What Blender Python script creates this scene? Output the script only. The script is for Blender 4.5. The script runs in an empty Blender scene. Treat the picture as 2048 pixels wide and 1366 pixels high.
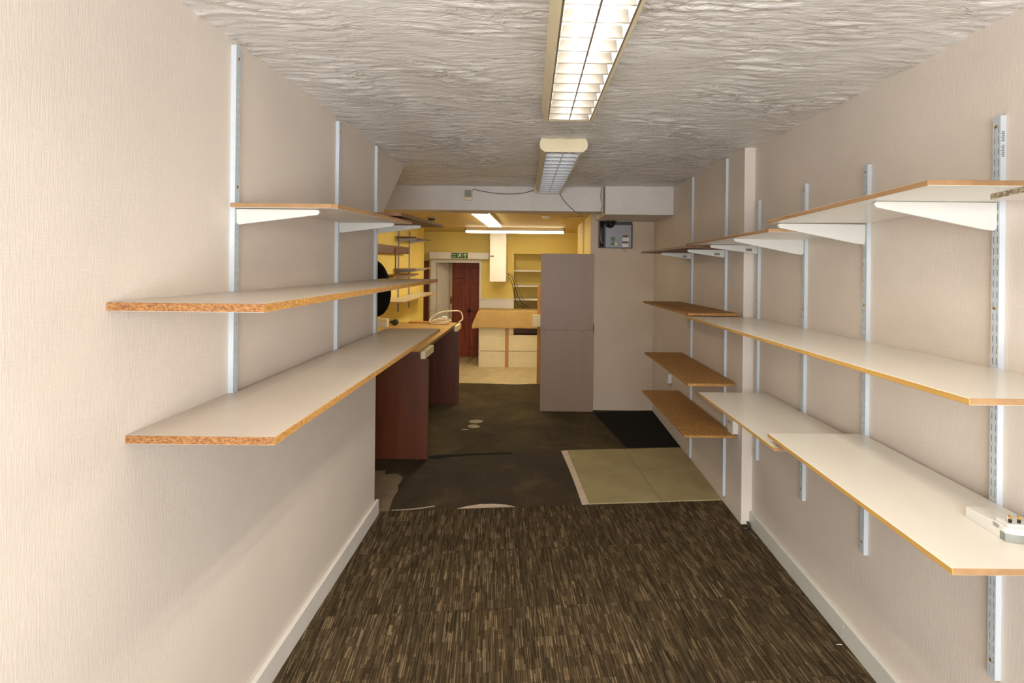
import bpy, bmesh, math, random
from mathutils import Vector, Matrix
random.seed(7)
S = bpy.context.scene
COL = S.collection

# ------------------------------------------------------------------ camera
CAM_H = 1.62
cam_d = bpy.data.cameras.new('camera'); cam = bpy.data.objects.new('camera', cam_d); COL.objects.link(cam)
cam.location = (0, 0, CAM_H)
cam.rotation_euler = (Matrix.Rotation(math.pi/2, 4, 'X') @ Matrix.Rotation(0.0105, 4, 'Z')).to_euler()
cam_d.sensor_width = 36; cam_d.lens = 36*1044/2048
cam_d.shift_x = -51/2048; cam_d.shift_y = -158/2048
cam_d.clip_start = 0.02; cam_d.clip_end = 60
S.camera = cam

# ------------------------------------------------------------------ world, daylight, exposure
w = bpy.data.worlds.new('world'); S.world = w; w.use_nodes = True
w.node_tree.nodes['Background'].inputs[0].default_value = (.62, .74, .95, 1)
w.node_tree.nodes['Background'].inputs[1].default_value = .5
window_fill_d = bpy.data.lights.new('added_window_daylight', 'AREA'); window_fill_d.shape = 'RECTANGLE'; window_fill_d.size = 2.2; window_fill_d.size_y = 1.75  # unseen shop window's daylight, added behind the camera
window_fill_d.energy = 152; window_fill_d.color = (.95, .975, 1.0)
window_fill_o = bpy.data.objects.new('added_window_daylight', window_fill_d); COL.objects.link(window_fill_o)
window_fill_o.location = (.17, -1.57, 1.40); window_fill_o.rotation_euler = (math.pi/2, 0, 0)
S.view_settings.view_transform = 'Standard'; S.view_settings.look = 'None'
S.view_settings.gamma = 1; S.view_settings.use_curve_mapping = False
S.view_settings.exposure = -0.08
TUBE_FRONT = 84.0      # lit tubes over the front of the shop
TUBE_BACK = 24.0       # lit tubes in the yellow back room

# ------------------------------------------------------------------ materials
def srgb(r, g, b):
    def c(v):
        v /= 255
        return v/12.92 if v <= .04045 else ((v+.055)/1.055)**2.4
    return (c(r), c(g), c(b), 1)

class NT:
    def __init__(s, name):
        s.m = bpy.data.materials.new(name); s.m.use_nodes = True
        s.t = s.m.node_tree; s.b = s.t.nodes['Principled BSDF']
    def n(s, kind, **kw):
        o = s.t.nodes.new('ShaderNode'+kind)
        for k, v in kw.items(): setattr(o, k, v)
        return o
    def l(s, a, b): s.t.links.new(a, b)
    def math(s, op, a, b=None):
        o = s.n('Math', operation=op)
        for i, v in enumerate((a, b)):
            if v is None: continue
            if isinstance(v, (int, float)): o.inputs[i].default_value = v
            else: s.l(v, o.inputs[i])
        return o.outputs[0]
    def coords(s, kind='Object', scale=(1, 1, 1), loc=(0, 0, 0)):
        tc = s.n('TexCoord'); mp = s.n('Mapping'); mp.inputs['Scale'].default_value = scale; mp.inputs['Location'].default_value = loc
        s.l(tc.outputs[kind], mp.inputs[0]); return mp.outputs[0]
    def noise(s, vec, scale, detail=4, rough=.55, dist=0):
        o = s.n('TexNoise'); s.l(vec, o.inputs['Vector'])
        o.inputs['Scale'].default_value = scale; o.inputs['Detail'].default_value = detail
        o.inputs['Roughness'].default_value = rough; o.inputs['Distortion'].default_value = dist
        return o.outputs['Fac']
    def ramp(s, fac, stops):
        o = s.n('ValToRGB'); s.l(fac, o.inputs[0])
        e = o.color_ramp.elements
        while len(e) < len(stops): e.new(.5)
        for i, (p, c) in enumerate(stops): e[i].position = p; e[i].color = c
        return o.outputs[0]
    def bump(s, h, strength=.3, dist=.002):
        o = s.n('Bump'); s.l(h, o.inputs['Height']); o.inputs['Strength'].default_value = strength; o.inputs['Distance'].default_value = dist
        s.l(o.outputs[0], s.b.inputs['Normal'])
    def rough(s, v): s.b.inputs['Roughness'].default_value = v
    def spec(s, v): s.b.inputs['Specular IOR Level'].default_value = v
    def col(s, c): s.l(c, s.b.inputs['Base Color'])

M = {}
def simple(key, c, rough=.5, var=.06, scale=8, bump=0, bscale=60, metal=0, spec=.5):
    x = NT(key); v = x.coords()
    a = tuple(max(0, k*(1-var)) for k in c[:3])+(1,); b = tuple(min(1, k*(1+var)) for k in c[:3])+(1,)
    x.col(x.ramp(x.noise(v, scale), [(.3, a), (.7, b)])); x.rough(rough); x.b.inputs['Metallic'].default_value = metal; x.spec(spec)
    if bump: x.bump(x.noise(v, bscale, 3), bump, .002)
    M[key] = x.m; return x.m

def wallpaper(key, c, stain=.05):
    x = NT(key); v = x.coords()
    a = tuple(k*(1-stain) for k in c[:3])+(1,); b = tuple(min(1, k*(1+stain)) for k in c[:3])+(1,)
    x.col(x.ramp(x.noise(v, 1.7, 5), [(.3, a), (.7, b)]))
    # linen embossing: fine vertical and horizontal threads
    n1 = x.noise(x.coords(scale=(260, 260, 22)), 1, 2); n2 = x.noise(x.coords(scale=(30, 30, 300)), 1, 2)
    h = x.math('ADD', n1, x.math('MULTIPLY', n2, .6))
    h = x.math('ADD', h, x.math('MULTIPLY', x.noise(v, 3, 3), 2.0))
    sp = x.n('SeparateXYZ'); x.l(x.coords(), sp.inputs[0])
    seam = x.math('LESS_THAN', x.math('FRACT', x.math('ADD', x.math('MULTIPLY', sp.outputs[1], 1/.53), 20.37)), .006)
    h = x.math('SUBTRACT', h, x.math('MULTIPLY', seam, .9))
    x.bump(h, .35, .0016); x.rough(.62); x.spec(.3); M[key] = x.m
wallpaper('wall_cream', srgb(222, 211, 199))
wallpaper('wall_pilaster', srgb(200, 181, 158))
wallpaper('wall_yellow', srgb(232, 208, 118), .06)
simple('paint_white', srgb(232, 228, 220), .45, .03)
simple('skirting_white', srgb(226, 221, 213), .4, .03)
simple('skirting_grey', srgb(205, 204, 196), .4, .04)
simple('beam_paint', srgb(214, 206, 198), .6, .05, 6, .6, 120)
simple('ceiling_yellow', srgb(206, 182, 118), .6, .08, 4, .4, 60)
simple('metal_white', srgb(194, 201, 206), .35, .02)
simple('bracket_white', srgb(205, 203, 196), .4, .02)
simple('melamine_white', srgb(225, 219, 207), .25, .02, 3)
simple('melamine_grey', srgb(206, 194, 180), .35, .05, 3)
simple('cream_plastic', srgb(222, 208, 168), .4, .03)
simple('brass', srgb(170, 130, 60), .35, .15, 40, metal=.8)
simple('screw_dark', srgb(70, 60, 40), .45, .15, 40, metal=.5)
simple('pin_brass', srgb(235, 200, 120), .2, .03, 10, metal=1)
simple('black_plastic', srgb(26, 24, 22), .35, .1)
simple('black_cloth', srgb(10, 9, 9), .8, .1, spec=.2)
simple('grey_plastic', srgb(132, 134, 126), .45, .03)
simple('sign_green', srgb(28, 92, 40), .5, .03)
simple('sign_white', srgb(226, 226, 200), .5, .02)
simple('steel_grey', srgb(150, 148, 152), .4, .04)
simple('dark_grey', srgb(48, 48, 46), .5, .1)
simple('paper_pale', srgb(206, 186, 165), .8, .1, 20, .5, 80)
simple('underlay_pale', srgb(150, 136, 112), .9, .12, 14, .4, 90)
simple('floor_pale', srgb(200, 186, 150), .55, .14, 7, .2, 40)
simple('floor_bare', srgb(128, 112, 88), .8, .15, 9, .4, 60)
simple('cloth_tan', srgb(192, 162, 108), .9, .06, 6, .5, 300, spec=.15)
simple('panel_cream', srgb(228, 216, 182), .5, .05)
simple('tile_joint', srgb(40, 34, 20), .9, .1)
simple('cable_white', srgb(226, 208, 176), .45, .04)
simple('cable_black', srgb(36, 32, 28), .5, .1)
simple('cable_grey', srgb(120, 110, 102), .5, .1)
simple('white_plastic', srgb(220, 217, 210), .35, .02)
simple('ink_grey', srgb(120, 122, 128), .6, .05)
simple('louvre', srgb(244, 240, 228), .25, .02)
simple('louvre_white', srgb(236, 240, 246), .18, .01)
simple('fixture_cream', srgb(222, 208, 172), .4, .03)
x = NT('louvre_metal'); x.b.inputs['Base Color'].default_value = (.90, .92, .96, 1); x.b.inputs['Metallic'].default_value = 1; x.rough(.42); M['louvre_metal'] = x.m
x = NT('louvre_satin'); x.b.inputs['Base Color'].default_value = (.95, .94, .92, 1); x.b.inputs['Metallic'].default_value = 1; x.rough(.33); M['louvre_satin'] = x.m
simple('green_label', srgb(70, 120, 60), .5, .1)

def wood(key, c1, c2, axis='Z', rough=.5, grain=1.0):
    x = NT(key); sc = {'X': (1.5, 22, 22), 'Y': (22, 1.5, 22), 'Z': (22, 22, 1.5)}[axis]
    v = x.coords(scale=sc)
    n = x.noise(v, grain, 6, .6, 1.2)
    x.col(x.ramp(n, [(.28, c1), (.72, c2)])); x.rough(rough); x.bump(n, .15, .001); M[key] = x.m
wood('pine_red', srgb(108, 34, 12), srgb(158, 70, 28))
wood('laminate_grey', srgb(140, 114, 92), srgb(148, 121, 98), 'Z', .45, .6)
wood('mahogany', srgb(80, 37, 16), srgb(102, 50, 22), 'Z', .42, .5)
wood('counter_wood', srgb(176, 138, 78), srgb(204, 166, 100), 'Y', .4)
wood('dark_wood', srgb(88, 54, 28), srgb(122, 78, 42), 'Y', .5)
wood('board_brown', srgb(120, 82, 42), srgb(152, 108, 60), 'Y', .55, .5)
wood('board_orange', srgb(176, 118, 52), srgb(200, 146, 76), 'Z', .5)
wood('mdf_edge', srgb(146, 110, 72), srgb(164, 127, 86), 'Y', .7, 1)
def chip(key, cs, scale=170):
    x = NT(key); v = x.coords(scale=(1, .55, 1.8))
    vo = x.n('TexVoronoi'); x.l(v, vo.inputs['Vector']); vo.inputs['Scale'].default_value = scale
    sep = x.n('SeparateColor'); x.l(vo.outputs['Color'], sep.inputs[0])
    f = x.math('ADD', x.math('MULTIPLY', sep.outputs[0], .7), x.math('MULTIPLY', x.noise(v, scale*1.6, 2), .3))
    x.col(x.ramp(f, [(.12, cs[0]), (.5, cs[1]), (.88, cs[2])])); x.rough(.75); x.bump(f, .5, .002); M[key] = x.m
chip('chip_edge', (srgb(146, 100, 46), srgb(184, 136, 70), srgb(206, 160, 90)), 260)
chip('chip_dark', (srgb(106, 66, 32), srgb(146, 98, 52), srgb(172, 124, 72)), 230)
wood('gold_edge', srgb(178, 136, 66), srgb(198, 156, 86), 'Y', .6, .8)
chip('chip_grey', (srgb(112, 98, 78), srgb(150, 138, 116), srgb(196, 190, 172)))
chip('chip_board', (srgb(138, 96, 48), srgb(168, 122, 64), srgb(190, 144, 80)), 160)

# ceiling: rough artex combed across the room
x = NT('artex_ceiling'); x.col(x.ramp(x.noise(x.coords(), 2.2, 4), [(.3, srgb(226, 220, 212)), (.7, srgb(240, 236, 230))]))
va = x.coords(scale=(5, 30, 5)); vb = x.coords(scale=(14, 62, 14)); vc = x.coords()
na = x.noise(va, 1, 6, .62, 2.2); nb = x.noise(vb, 1, 4, .6, 1.0); nc = x.noise(vc, 5, 3)
ridge = x.math('ABSOLUTE', x.math('SUBTRACT', na, .5))
hh = x.math('ADD', x.math('MULTIPLY', ridge, -2.4), x.math('MULTIPLY', nb, .55))
hh = x.math('MULTIPLY', hh, x.math('ADD', x.math('MULTIPLY', nc, 1.3), .1))
x.bump(hh, .5, .02); x.rough(.34); x.spec(.55); M['artex_ceiling'] = x.m

# striped carpet tiles: thin broken lines running along each tile
x = NT('carpet_stripe')
tc = x.n('TexCoord'); sx = x.n('SeparateXYZ'); x.l(tc.outputs['Object'], sx.inputs[0]); oi = x.n('ObjectInfo')
rnd = x.math('MULTIPLY', oi.outputs['Random'], 57.0)
cols = x.math('FLOOR', x.math('MULTIPLY', sx.outputs[0], 1/.0037))
cw = x.n('TexWhiteNoise', noise_dimensions='2D'); cv = x.n('CombineXYZ'); x.l(cols, cv.inputs[0]); x.l(rnd, cv.inputs[1]); x.l(cv.outputs[0], cw.inputs['Vector'])
rows = x.math('FLOOR', x.math('ADD', x.math('MULTIPLY', sx.outputs[1], 1/.10), x.math('MULTIPLY', x.math('FLOOR', x.math('MULTIPLY', cw.outputs[0], 4)), .25)))
w2 = x.n('TexWhiteNoise', noise_dimensions='3D'); cv2 = x.n('CombineXYZ'); x.l(cols, cv2.inputs[0]); x.l(rows, cv2.inputs[1]); x.l(rnd, cv2.inputs[2]); x.l(cv2.outputs[0], w2.inputs['Vector'])
# wider blocks
c3 = x.math('FLOOR', x.math('MULTIPLY', sx.outputs[0], 1/.021)); w3 = x.n('TexWhiteNoise', noise_dimensions='3D'); cv3 = x.n('CombineXYZ')
r3 = x.math('FLOOR', x.math('MULTIPLY', sx.outputs[1], 1/.06)); x.l(c3, cv3.inputs[0]); x.l(r3, cv3.inputs[1]); x.l(rnd, cv3.inputs[2]); x.l(cv3.outputs[0], w3.inputs['Vector'])
fac = x.math('ADD', x.math('MULTIPLY', w2.outputs[0], .72), x.math('MULTIPLY', w3.outputs[0], .28))
fac = x.math('ADD', fac, x.math('MULTIPLY', x.math('SUBTRACT', oi.outputs['Random'], .5), .12))
x.col(x.ramp(fac, [(.1, srgb(44, 36, 24)), (.45, srgb(69, 57, 40)), (.75, srgb(88, 74, 52)), (.97, srgb(134, 116, 88))]))
x.rough(.95); x.spec(.1); x.bump(x.math('ADD', fac, x.math('MULTIPLY', x.noise(x.coords(), 700, 2), .8)), .5, .003); M['carpet_stripe'] = x.m
x = NT('carpet_pale'); n = x.noise(x.coords(), 260, 3); n2 = x.noise(x.coords(), 4, 4)
x.col(x.ramp(x.math('ADD', x.math('MULTIPLY', n, .35), x.math('MULTIPLY', n2, .65)), [(.3, srgb(148, 134, 96)), (.7, srgb(176, 162, 122))])); x.rough(.95); x.spec(.1); x.bump(n, .6, .004); M['carpet_pale'] = x.m
x = NT('floor_black'); n = x.noise(x.coords(), 2.4, 6, .65, .6); n2 = x.noise(x.coords(), 45, 3)
x.col(x.ramp(x.math('ADD', x.math('MULTIPLY', n, .8), x.math('MULTIPLY', n2, .2)), [(.3, srgb(38, 32, 25)), (.55, srgb(62, 51, 36)), (.75, srgb(92, 75, 50))])); x.rough(.8); x.spec(.2); x.bump(n2, .4, .004); M['floor_black'] = x.m
x = NT('floor_brown_lamplit'); n = x.noise(x.coords(), 2.0, 6, .65, .6); n2 = x.noise(x.coords(), 45, 3)  # olive-brown copy of the black covering, back-room lamplight put into its colour
x.col(x.ramp(x.math('ADD', x.math('MULTIPLY', n, .8), x.math('MULTIPLY', n2, .2)), [(.3, srgb(46, 40, 28)), (.55, srgb(72, 62, 42)), (.75, srgb(98, 84, 56))])); x.rough(.85); x.spec(.15); x.bump(n2, .4, .004); M['floor_brown_lamplit'] = x.m
simple('floor_black_deep', srgb(22, 21, 20), .85, .2, 12, .3, 80, spec=.15)

def emit(key, c, s):
    x = NT(key); x.b.inputs['Base Color'].default_value = (.9, .9, .9, 1)
    x.b.inputs['Emission Color'].default_value = c; x.b.inputs['Emission Strength'].default_value = s; M[key] = x.m
emit('tube_lit', (1.0, .935, .82, 1), TUBE_FRONT)
emit('tube_lit_back', (1.0, .85, .58, 1), TUBE_BACK)
x = NT('tube_off'); x.b.inputs['Base Color'].default_value = (.9, .9, .92, 1); x.rough(.1); M['tube_off'] = x.m
x = NT('glass'); x.b.inputs['Base Color'].default_value = (.9, .95, .95, 1); x.b.inputs['Transmission Weight'].default_value = 1; x.rough(.0); M['glass'] = x.m

# ------------------------------------------------------------------ helpers
def link(name, me, mats, parent=None, loc=None):
    o = bpy.data.objects.new(name, me); COL.objects.link(o)
    if not isinstance(mats, (list, tuple)): mats = [mats]
    if not me.materials:
        for k in mats: me.materials.append(M[k])
    if loc is not None: o.location = loc
    if parent: o.parent = parent
    return o
def tag(o, label, cat, group=None):
    o['label'] = label; o['category'] = cat
    if group: o['group'] = group
    return o
def struct(o): o['kind'] = 'structure'; return o
def empty(name, loc=(0, 0, 0), rz=0):
    o = bpy.data.objects.new(name, None); COL.objects.link(o); o.location = loc; o.rotation_euler = (0, 0, rz); o.empty_display_size = .05; return o
def pydata(v, f):
    me = bpy.data.meshes.new('mesh'); me.from_pydata([tuple(p) for p in v], [], f); me.update()
    bm = bmesh.new(); bm.from_mesh(me); bmesh.ops.recalc_face_normals(bm, faces=bm.faces); bm.to_mesh(me); bm.free()
    return me
BOXF = [(0, 1, 2, 3), (4, 7, 6, 5), (0, 4, 5, 1), (1, 5, 6, 2), (2, 6, 7, 3), (3, 7, 4, 0)]
def boxme(x0, x1, y0, y1, z0, z1):
    return pydata([(x0, y0, z0), (x1, y0, z0), (x1, y1, z0), (x0, y1, z0), (x0, y0, z1), (x1, y0, z1), (x1, y1, z1), (x0, y1, z1)], BOXF)
def bev(o, w=.002, seg=2):
    m = o.modifiers.new('bevel', 'BEVEL'); m.width = w; m.segments = seg; m.limit_method = 'ANGLE'; return o
def box(name, b, mat, parent=None, bevel=0):
    """b in world axes; origin put at the base centre"""
    x0, x1, y0, y1, z0, z1 = b; c = Vector(((x0+x1)/2, (y0+y1)/2, z0))
    o = link(name, boxme(x0-c.x, x1-c.x, y0-c.y, y1-c.y, 0, z1-z0), mat, parent)
    o.location = c - (parent.location if parent and parent.rotation_euler.z == 0 else Vector((0, 0, 0)))
    if bevel: bev(o, bevel)
    return o
def prism(poly, axis, a0, a1):
    """extrude a 2D outline along an axis: 'X' poly=(y,z); 'Y' poly=(x,z); 'Z' poly=(x,y)"""
    def P(p, a): return {'X': (a, p[0], p[1]), 'Y': (p[0], a, p[1]), 'Z': (p[0], p[1], a)}[axis]
    n = len(poly); v = [P(p, a0) for p in poly]+[P(p, a1) for p in poly]
    f = [tuple(range(n)), tuple(range(2*n-1, n-1, -1))]+[(i, (i+1) % n, n+(i+1) % n, n+i) for i in range(n)]
    return pydata(v, f)
def slab(name, top, th, mats, parent=None, bevel=.0012):
    """board from its top outline (world points, may be slightly tilted); slot 0 faces, slot 1 edges"""
    c = sum((Vector(p) for p in top), Vector())/len(top); c.z -= th
    n = len(top); t = [Vector(p)-c for p in top]; b = [p-Vector((0, 0, th)) for p in t]
    f = [tuple(range(n)), tuple(range(2*n-1, n-1, -1))]+[(i, (i+1) % n, n+(i+1) % n, n+i) for i in range(n)]
    me = pydata(t+b, f)
    o = link(name, me, mats, parent, c)
    if len(mats) > 1:
        for p in me.polygons: p.material_index = 0 if abs(p.normal.z) > .7 else (2 if len(mats) > 2 and abs(p.normal.y) > .7 else 1)
    if bevel: bev(o, bevel, 1)
    return o
def spline(pts, k=6):
    P = [Vector(p) for p in pts]; P = [P[0]*2-P[1]]+P+[P[-1]*2-P[-2]]; out = []
    for i in range(1, len(P)-2):
        for j in range(k):
            t = j/k; a, b, c, d = P[i-1:i+3]
            out.append(.5*((2*b)+(c-a)*t+(2*a-5*b+4*c-d)*t*t+(3*b-a-3*c+d)*t**3))
    out.append(P[-2]); return out
def tubeme(pts, r, n=8, k=6):
    P = spline(pts, k) if k else [Vector(p) for p in pts]
    v = []; f = []; up = Vector((.31, .17, .94)).normalized()
    for i, p in enumerate(P):
        d = (P[min(i+1, len(P)-1)]-P[max(i-1, 0)]).normalized()
        a = d.cross(up)
        if a.length < 1e-3: a = d.cross(Vector((1, 0, 0)))
        a.normalize(); b = d.cross(a)
        v += [p+(a*math.cos(q)+b*math.sin(q))*r for q in (2*math.pi*j/n for j in range(n))]
    for i in range(len(P)-1):
        f += [(i*n+j, i*n+(j+1) % n, (i+1)*n+(j+1) % n, (i+1)*n+j) for j in range(n)]
    f += [tuple(range(n)), tuple(range(len(v)-1, len(v)-n-1, -1))]
    me = pydata(v, f)
    for p in me.polygons: p.use_smooth = len(p.vertices) == 4
    return me
def tube(name, pts, r, mat, parent=None, n=8, k=6):
    c = Vector(pts[0]); return link(name, tubeme([Vector(p)-c for p in pts], r, n, k), mat, parent, c-(parent.location if parent else Vector()))
def lathe(prof, n=24, axis='Z'):
    v = []; f = []
    for (r, z) in prof: v += [(r*math.cos(2*math.pi*j/n), r*math.sin(2*math.pi*j/n), z) for j in range(n)]
    for i in range(len(prof)-1): f += [(i*n+j, i*n+(j+1) % n, (i+1)*n+(j+1) % n, (i+1)*n+j) for j in range(n)]
    f += [tuple(range(n)), tuple(range(len(v)-1, len(v)-n-1, -1))]
    if axis == 'Y': v = [(a, -c, b) for a, b, c in v]
    if axis == 'X': v = [(c, b, a) for a, b, c in v]
    me = pydata(v, f)
    for p in me.polygons: p.use_smooth = len(p.vertices) == 4
    return me

# ------------------------------------------------------------------ the setting
H = 2.35; HB = 2.16; XL = -1.015; XR = 1.345; XF = 1.28; YS = 3.24; YP = 5.74; XB = -1.85
FB = -.20
# floors
floor = struct(box('floor', (-1.95, 1.5, -1.6, 6.96, -.06, 0), 'floor_bare'))
floor_back = struct(box('floor_back_room', (-3.0, 1.5, 6.96, 10.3, FB-.06, FB), 'floor_pale'))
struct(box('trim_1', (-1.85, .6, 6.93, 6.965, -.20, .004), 'floor_pale'))
def floor_part(name, pts, z0, z1, mat, parent=floor):
    c = Vector((sum(p[0] for p in pts)/len(pts), sum(p[1] for p in pts)/len(pts), 0))
    o = link(name, prism([(p[0]-c.x, p[1]-c.y) for p in pts], 'Z', z0, z1), mat, parent); o.location = c-parent.location; return o
# old black floor covering, torn along its edges
floor_part('black_floor_covering', [(-.94, 3.352), (-.73, 3.375), (-.56, 3.392), (-.46, 3.455), (-.365, 3.49), (-.28, 3.496), (-.198, 3.488), (-.09, 3.440), (.33, 3.476), (.30, 4.0), (.235, 4.50), (-.2, 4.43), (-.5, 4.385), (-.9, 4.32), (-1.84, 4.25), (-1.84, 4.03), (-1.228, 4.03), (-1.158, 4.04), (-1.14, 3.96), (-1.048, 3.975), (-1.0, 3.93), (-.982, 3.87), (-.985, 3.75), (-.965, 3.69), (-.966, 3.538)], 0, .004, 'floor_black')
floor_part('brown_floor_covering_lamplit', [(-1.84, 4.25), (-.9, 4.32), (-.5, 4.385), (-.2, 4.43), (.235, 4.50), (1.30, 4.61), (1.28, 5.73), (.59, 5.74), (.59, 6.92), (.3, 6.96), (-.08, 6.955), (-.28, 6.90), (-.45, 6.93), (-.8, 6.95), (-1.3, 6.95), (-1.84, 6.94)], 0, .004, 'floor_brown_lamplit')  # far piece, its lighter colour carries the lamplight
floor_part('black_floor_covering', [(.63, 5.64), (.9, 5.70), (1.27, 5.735), (1.278, 4.62), (.80, 4.575), (.74, 4.9), (.70, 5.15), (.66, 5.4)], .004, .008, 'floor_black_deep')
floor_part('torn_patch', [(-.678, 5.295), (-.65, 5.33), (-.60, 5.345), (-.55, 5.33), (-.536, 5.299), (-.55, 5.25), (-.60, 5.225), (-.66, 5.24)], .004, .0055, 'underlay_pale')
floor_part('torn_patch', [(-.676, 5.133), (-.65, 5.17), (-.615, 5.185), (-.57, 5.16), (-.547, 5.122), (-.56, 5.09), (-.615, 5.073), (-.65, 5.09)], .004, .0055, 'underlay_pale')
floor_part('torn_patch', [(-.73, 5.02), (-.70, 5.045), (-.66, 5.04), (-.64, 5.02), (-.68, 5.01)], .004, .005, 'underlay_pale')
floor_part('paper_strip', [(.22, 4.47), (.29, 4.49), (.31, 4.2), (.335, 3.9), (.37, 3.50), (.315, 3.48), (.29, 3.8), (.262, 4.1)], .004, .010, 'paper_pale')
floor_part('loose_strip', [(-.93, 3.378), (-.80, 3.392), (-.74, 3.41), (-.66, 3.44), (-.662, 3.446), (-.745, 3.418), (-.80, 3.402)], .004, .009, 'underlay_pale')
floor_part('paper_patch', [(-.60, 3.36), (-.05, 3.40), (-.05, 3.53), (-.60, 3.52)], 0, .0012, 'paper_pale')
floor_part('floor_seam', [(-.95, 4.31), (-.75, 4.36), (-.5, 4.40), (-.2, 4.43), (-.2, 4.40), (-.5, 4.365), (-.7, 4.32), (-.8, 4.27)], .004, .0065, 'floor_black_deep')
# carpet tiles, grid turned a little against the walls
ANG = math.radians(5.2); E1 = Vector((math.cos(ANG), math.sin(ANG))); E2 = Vector((-math.sin(ANG), math.cos(ANG))); G0 = Vector((.36, 3.485))
def clip(poly, lim):
    for ax, sgn, v in lim:
        out = []
        for i, p in enumerate(poly):
            q = poly[(i+1) % len(poly)]; dp = sgn*(v-p[ax]); dq = sgn*(v-q[ax])
            if dp >= 0: out.append(p)
            if dp*dq < 0: t = dp/(dp-dq); out.append((p[0]+(q[0]-p[0])*t, p[1]+(q[1]-p[1])*t))
        poly = out
        if len(poly) < 3: return []
    return poly
def carpet_tile(i, j, mat, lim, th, z=0):
    o = G0+E1*(.5*i)+E2*(.5*j); g = .0008 if mat == 'carpet_stripe' else .0022
    wp = [o+E1*a+E2*b for a, b in ((g, g), (.5-g, g), (.5-g, .5-g), (g, .5-g))]
    cp = clip([tuple(p) for p in wp], lim)
    if len(cp) < 3: return
    ar = abs(sum(cp[k][0]*cp[(k+1) % len(cp)][1]-cp[(k+1) % len(cp)][0]*cp[k][1] for k in range(len(cp))))/2
    if ar < .004: return
    loc = [((Vector(p)-o).dot(E1), (Vector(p)-o).dot(E2)) for p in cp]
    ob = link('carpet_tile', prism(loc, 'Z', z, z+th), mat, floor)
    ob.location = Vector((o.x, o.y, 0))-floor.location; ob.rotation_euler = (0, 0, ANG); return ob
lim_s = [(0, 1, 1.336), (0, -1, -1.0), (1, -1, -1.5)]
for j in range(-11, 0):
    for i in range(-4, 4): carpet_tile(i, j, 'carpet_stripe', lim_s, .008)
for j in range(2):
    for i in range(2):
        t = carpet_tile(i, j, 'carpet_pale', [(0, 1, 1.275)] if j else [(0, 1, 1.32)], .010, .004)
        if t: t['label'] = 'pale olive carpet tile'
# floor tiles with dark diamonds by the far door
for r in range(4):
    for c in range(4):
        px, py = -1.66+c*.21+(r % 2)*.03, 9.50+r*.13
        o = link('diamond_tile', prism([(-.03, 0), (0, -.03), (.03, 0), (0, .03)], 'Z', 0, .002), 'tile_joint', floor_back); o.location = Vector((px, py, FB))-floor_back.location
# ceilings
from mathutils import noise as mn
NX, NY = 140, 900; CX0, CX1, CY0, CY1 = -1.95, 1.45, -1.6, 5.05
v = []; f = []
for j in range(NY+1):
    yy = CY0+(CY1-CY0)*j/NY
    for i in range(NX+1):
        xx = CX0+(CX1-CX0)*i/NX
        wv = mn.noise((xx*2.6, yy*2.6, 3.1))
        a = mn.noise((xx*7+wv*1.2, yy*34+wv*7, 0)); b = mn.noise((xx*17+wv*2, yy*75+wv*9, 5.0)); g = .35+1.1*max(0, mn.noise((xx*3.2, yy*3.2, 9))+.35)
        hgt = (max(0, 1-2.6*abs(a))*.0070+max(0, 1-2.2*abs(b))*.0036)*g
        v.append((xx, yy, H-hgt))
for j in range(NY):
    for i in range(NX):
        k = j*(NX+1)+i; f.append((k, k+NX+1, k+NX+2, k+1))
n0 = len(v); v += [(CX0, CY0, H+.05), (CX1, CY0, H+.05), (CX1, CY1, H+.05), (CX0, CY1, H+.05)]; f.append((n0, n0+1, n0+2, n0+3))
me = bpy.data.meshes.new('ceiling'); me.from_pydata(v, [], f); me.update()
for p in me.polygons: p.use_smooth = True
struct(link('ceiling', me, 'artex_ceiling'))
struct(box('ceiling_back_room', (-3.0, 1.5, 5.1, 10.3, HB, HB+.05), 'ceiling_yellow'))
beam = struct(box('trim_2', (-1.95, .625, 5.0, 5.3, 2.114, H), 'beam_paint'))
struct(box('trim_3', (.633, 1.279, 4.92, YP, 2.08, H), 'beam_paint', bevel=.004))
# left partition: slanted cut at its far upper corner
pl = [(-1.6, 0), (3.3, 0), (3.3, 1.80), (3.43, 1.945), (3.965, H), (-1.6, H)]
struct(link('wall_left', prism(pl, 'X', XL-.03, XL), 'wall_cream'))
struct(box('wall_left_return', (XB, XL-.03, 2.6, 2.64, 0, H), 'wall_yellow'))
struct(box('wall_left_back', (XB-.08, XB, 2.6, 8.5, FB, H), 'wall_yellow'))
struct(box('wall_recess_side', (-2.72, XB-.08, 8.42, 8.5, FB, HB), 'wall_yellow'))
struct(box('wall_recess_left', (-2.8, -2.72, 8.42, 10.3, FB, HB), 'wall_yellow'))
# right wall: near stretch, then a shallow step forward
struct(box('wall_right', (XR, XR+.08, -1.6, YS, 0, H), 'wall_cream'))
struct(box('wall_right_far', (XF, XR+.08, YS, YP, 0, H), 'wall_cream'))
pil = struct(box('wall_pilaster', (.583, XR+.08, YP, YP+.04, 0, H), 'wall_pilaster'))
struct(box('wall_right_back', (.583, XR+.08, YP+.04, 7.6, FB, HB), 'wall_yellow'))
struct(box('wall_right_end', (1.3, 1.42, 7.6, 10.3, FB, HB), 'wall_yellow'))
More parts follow.
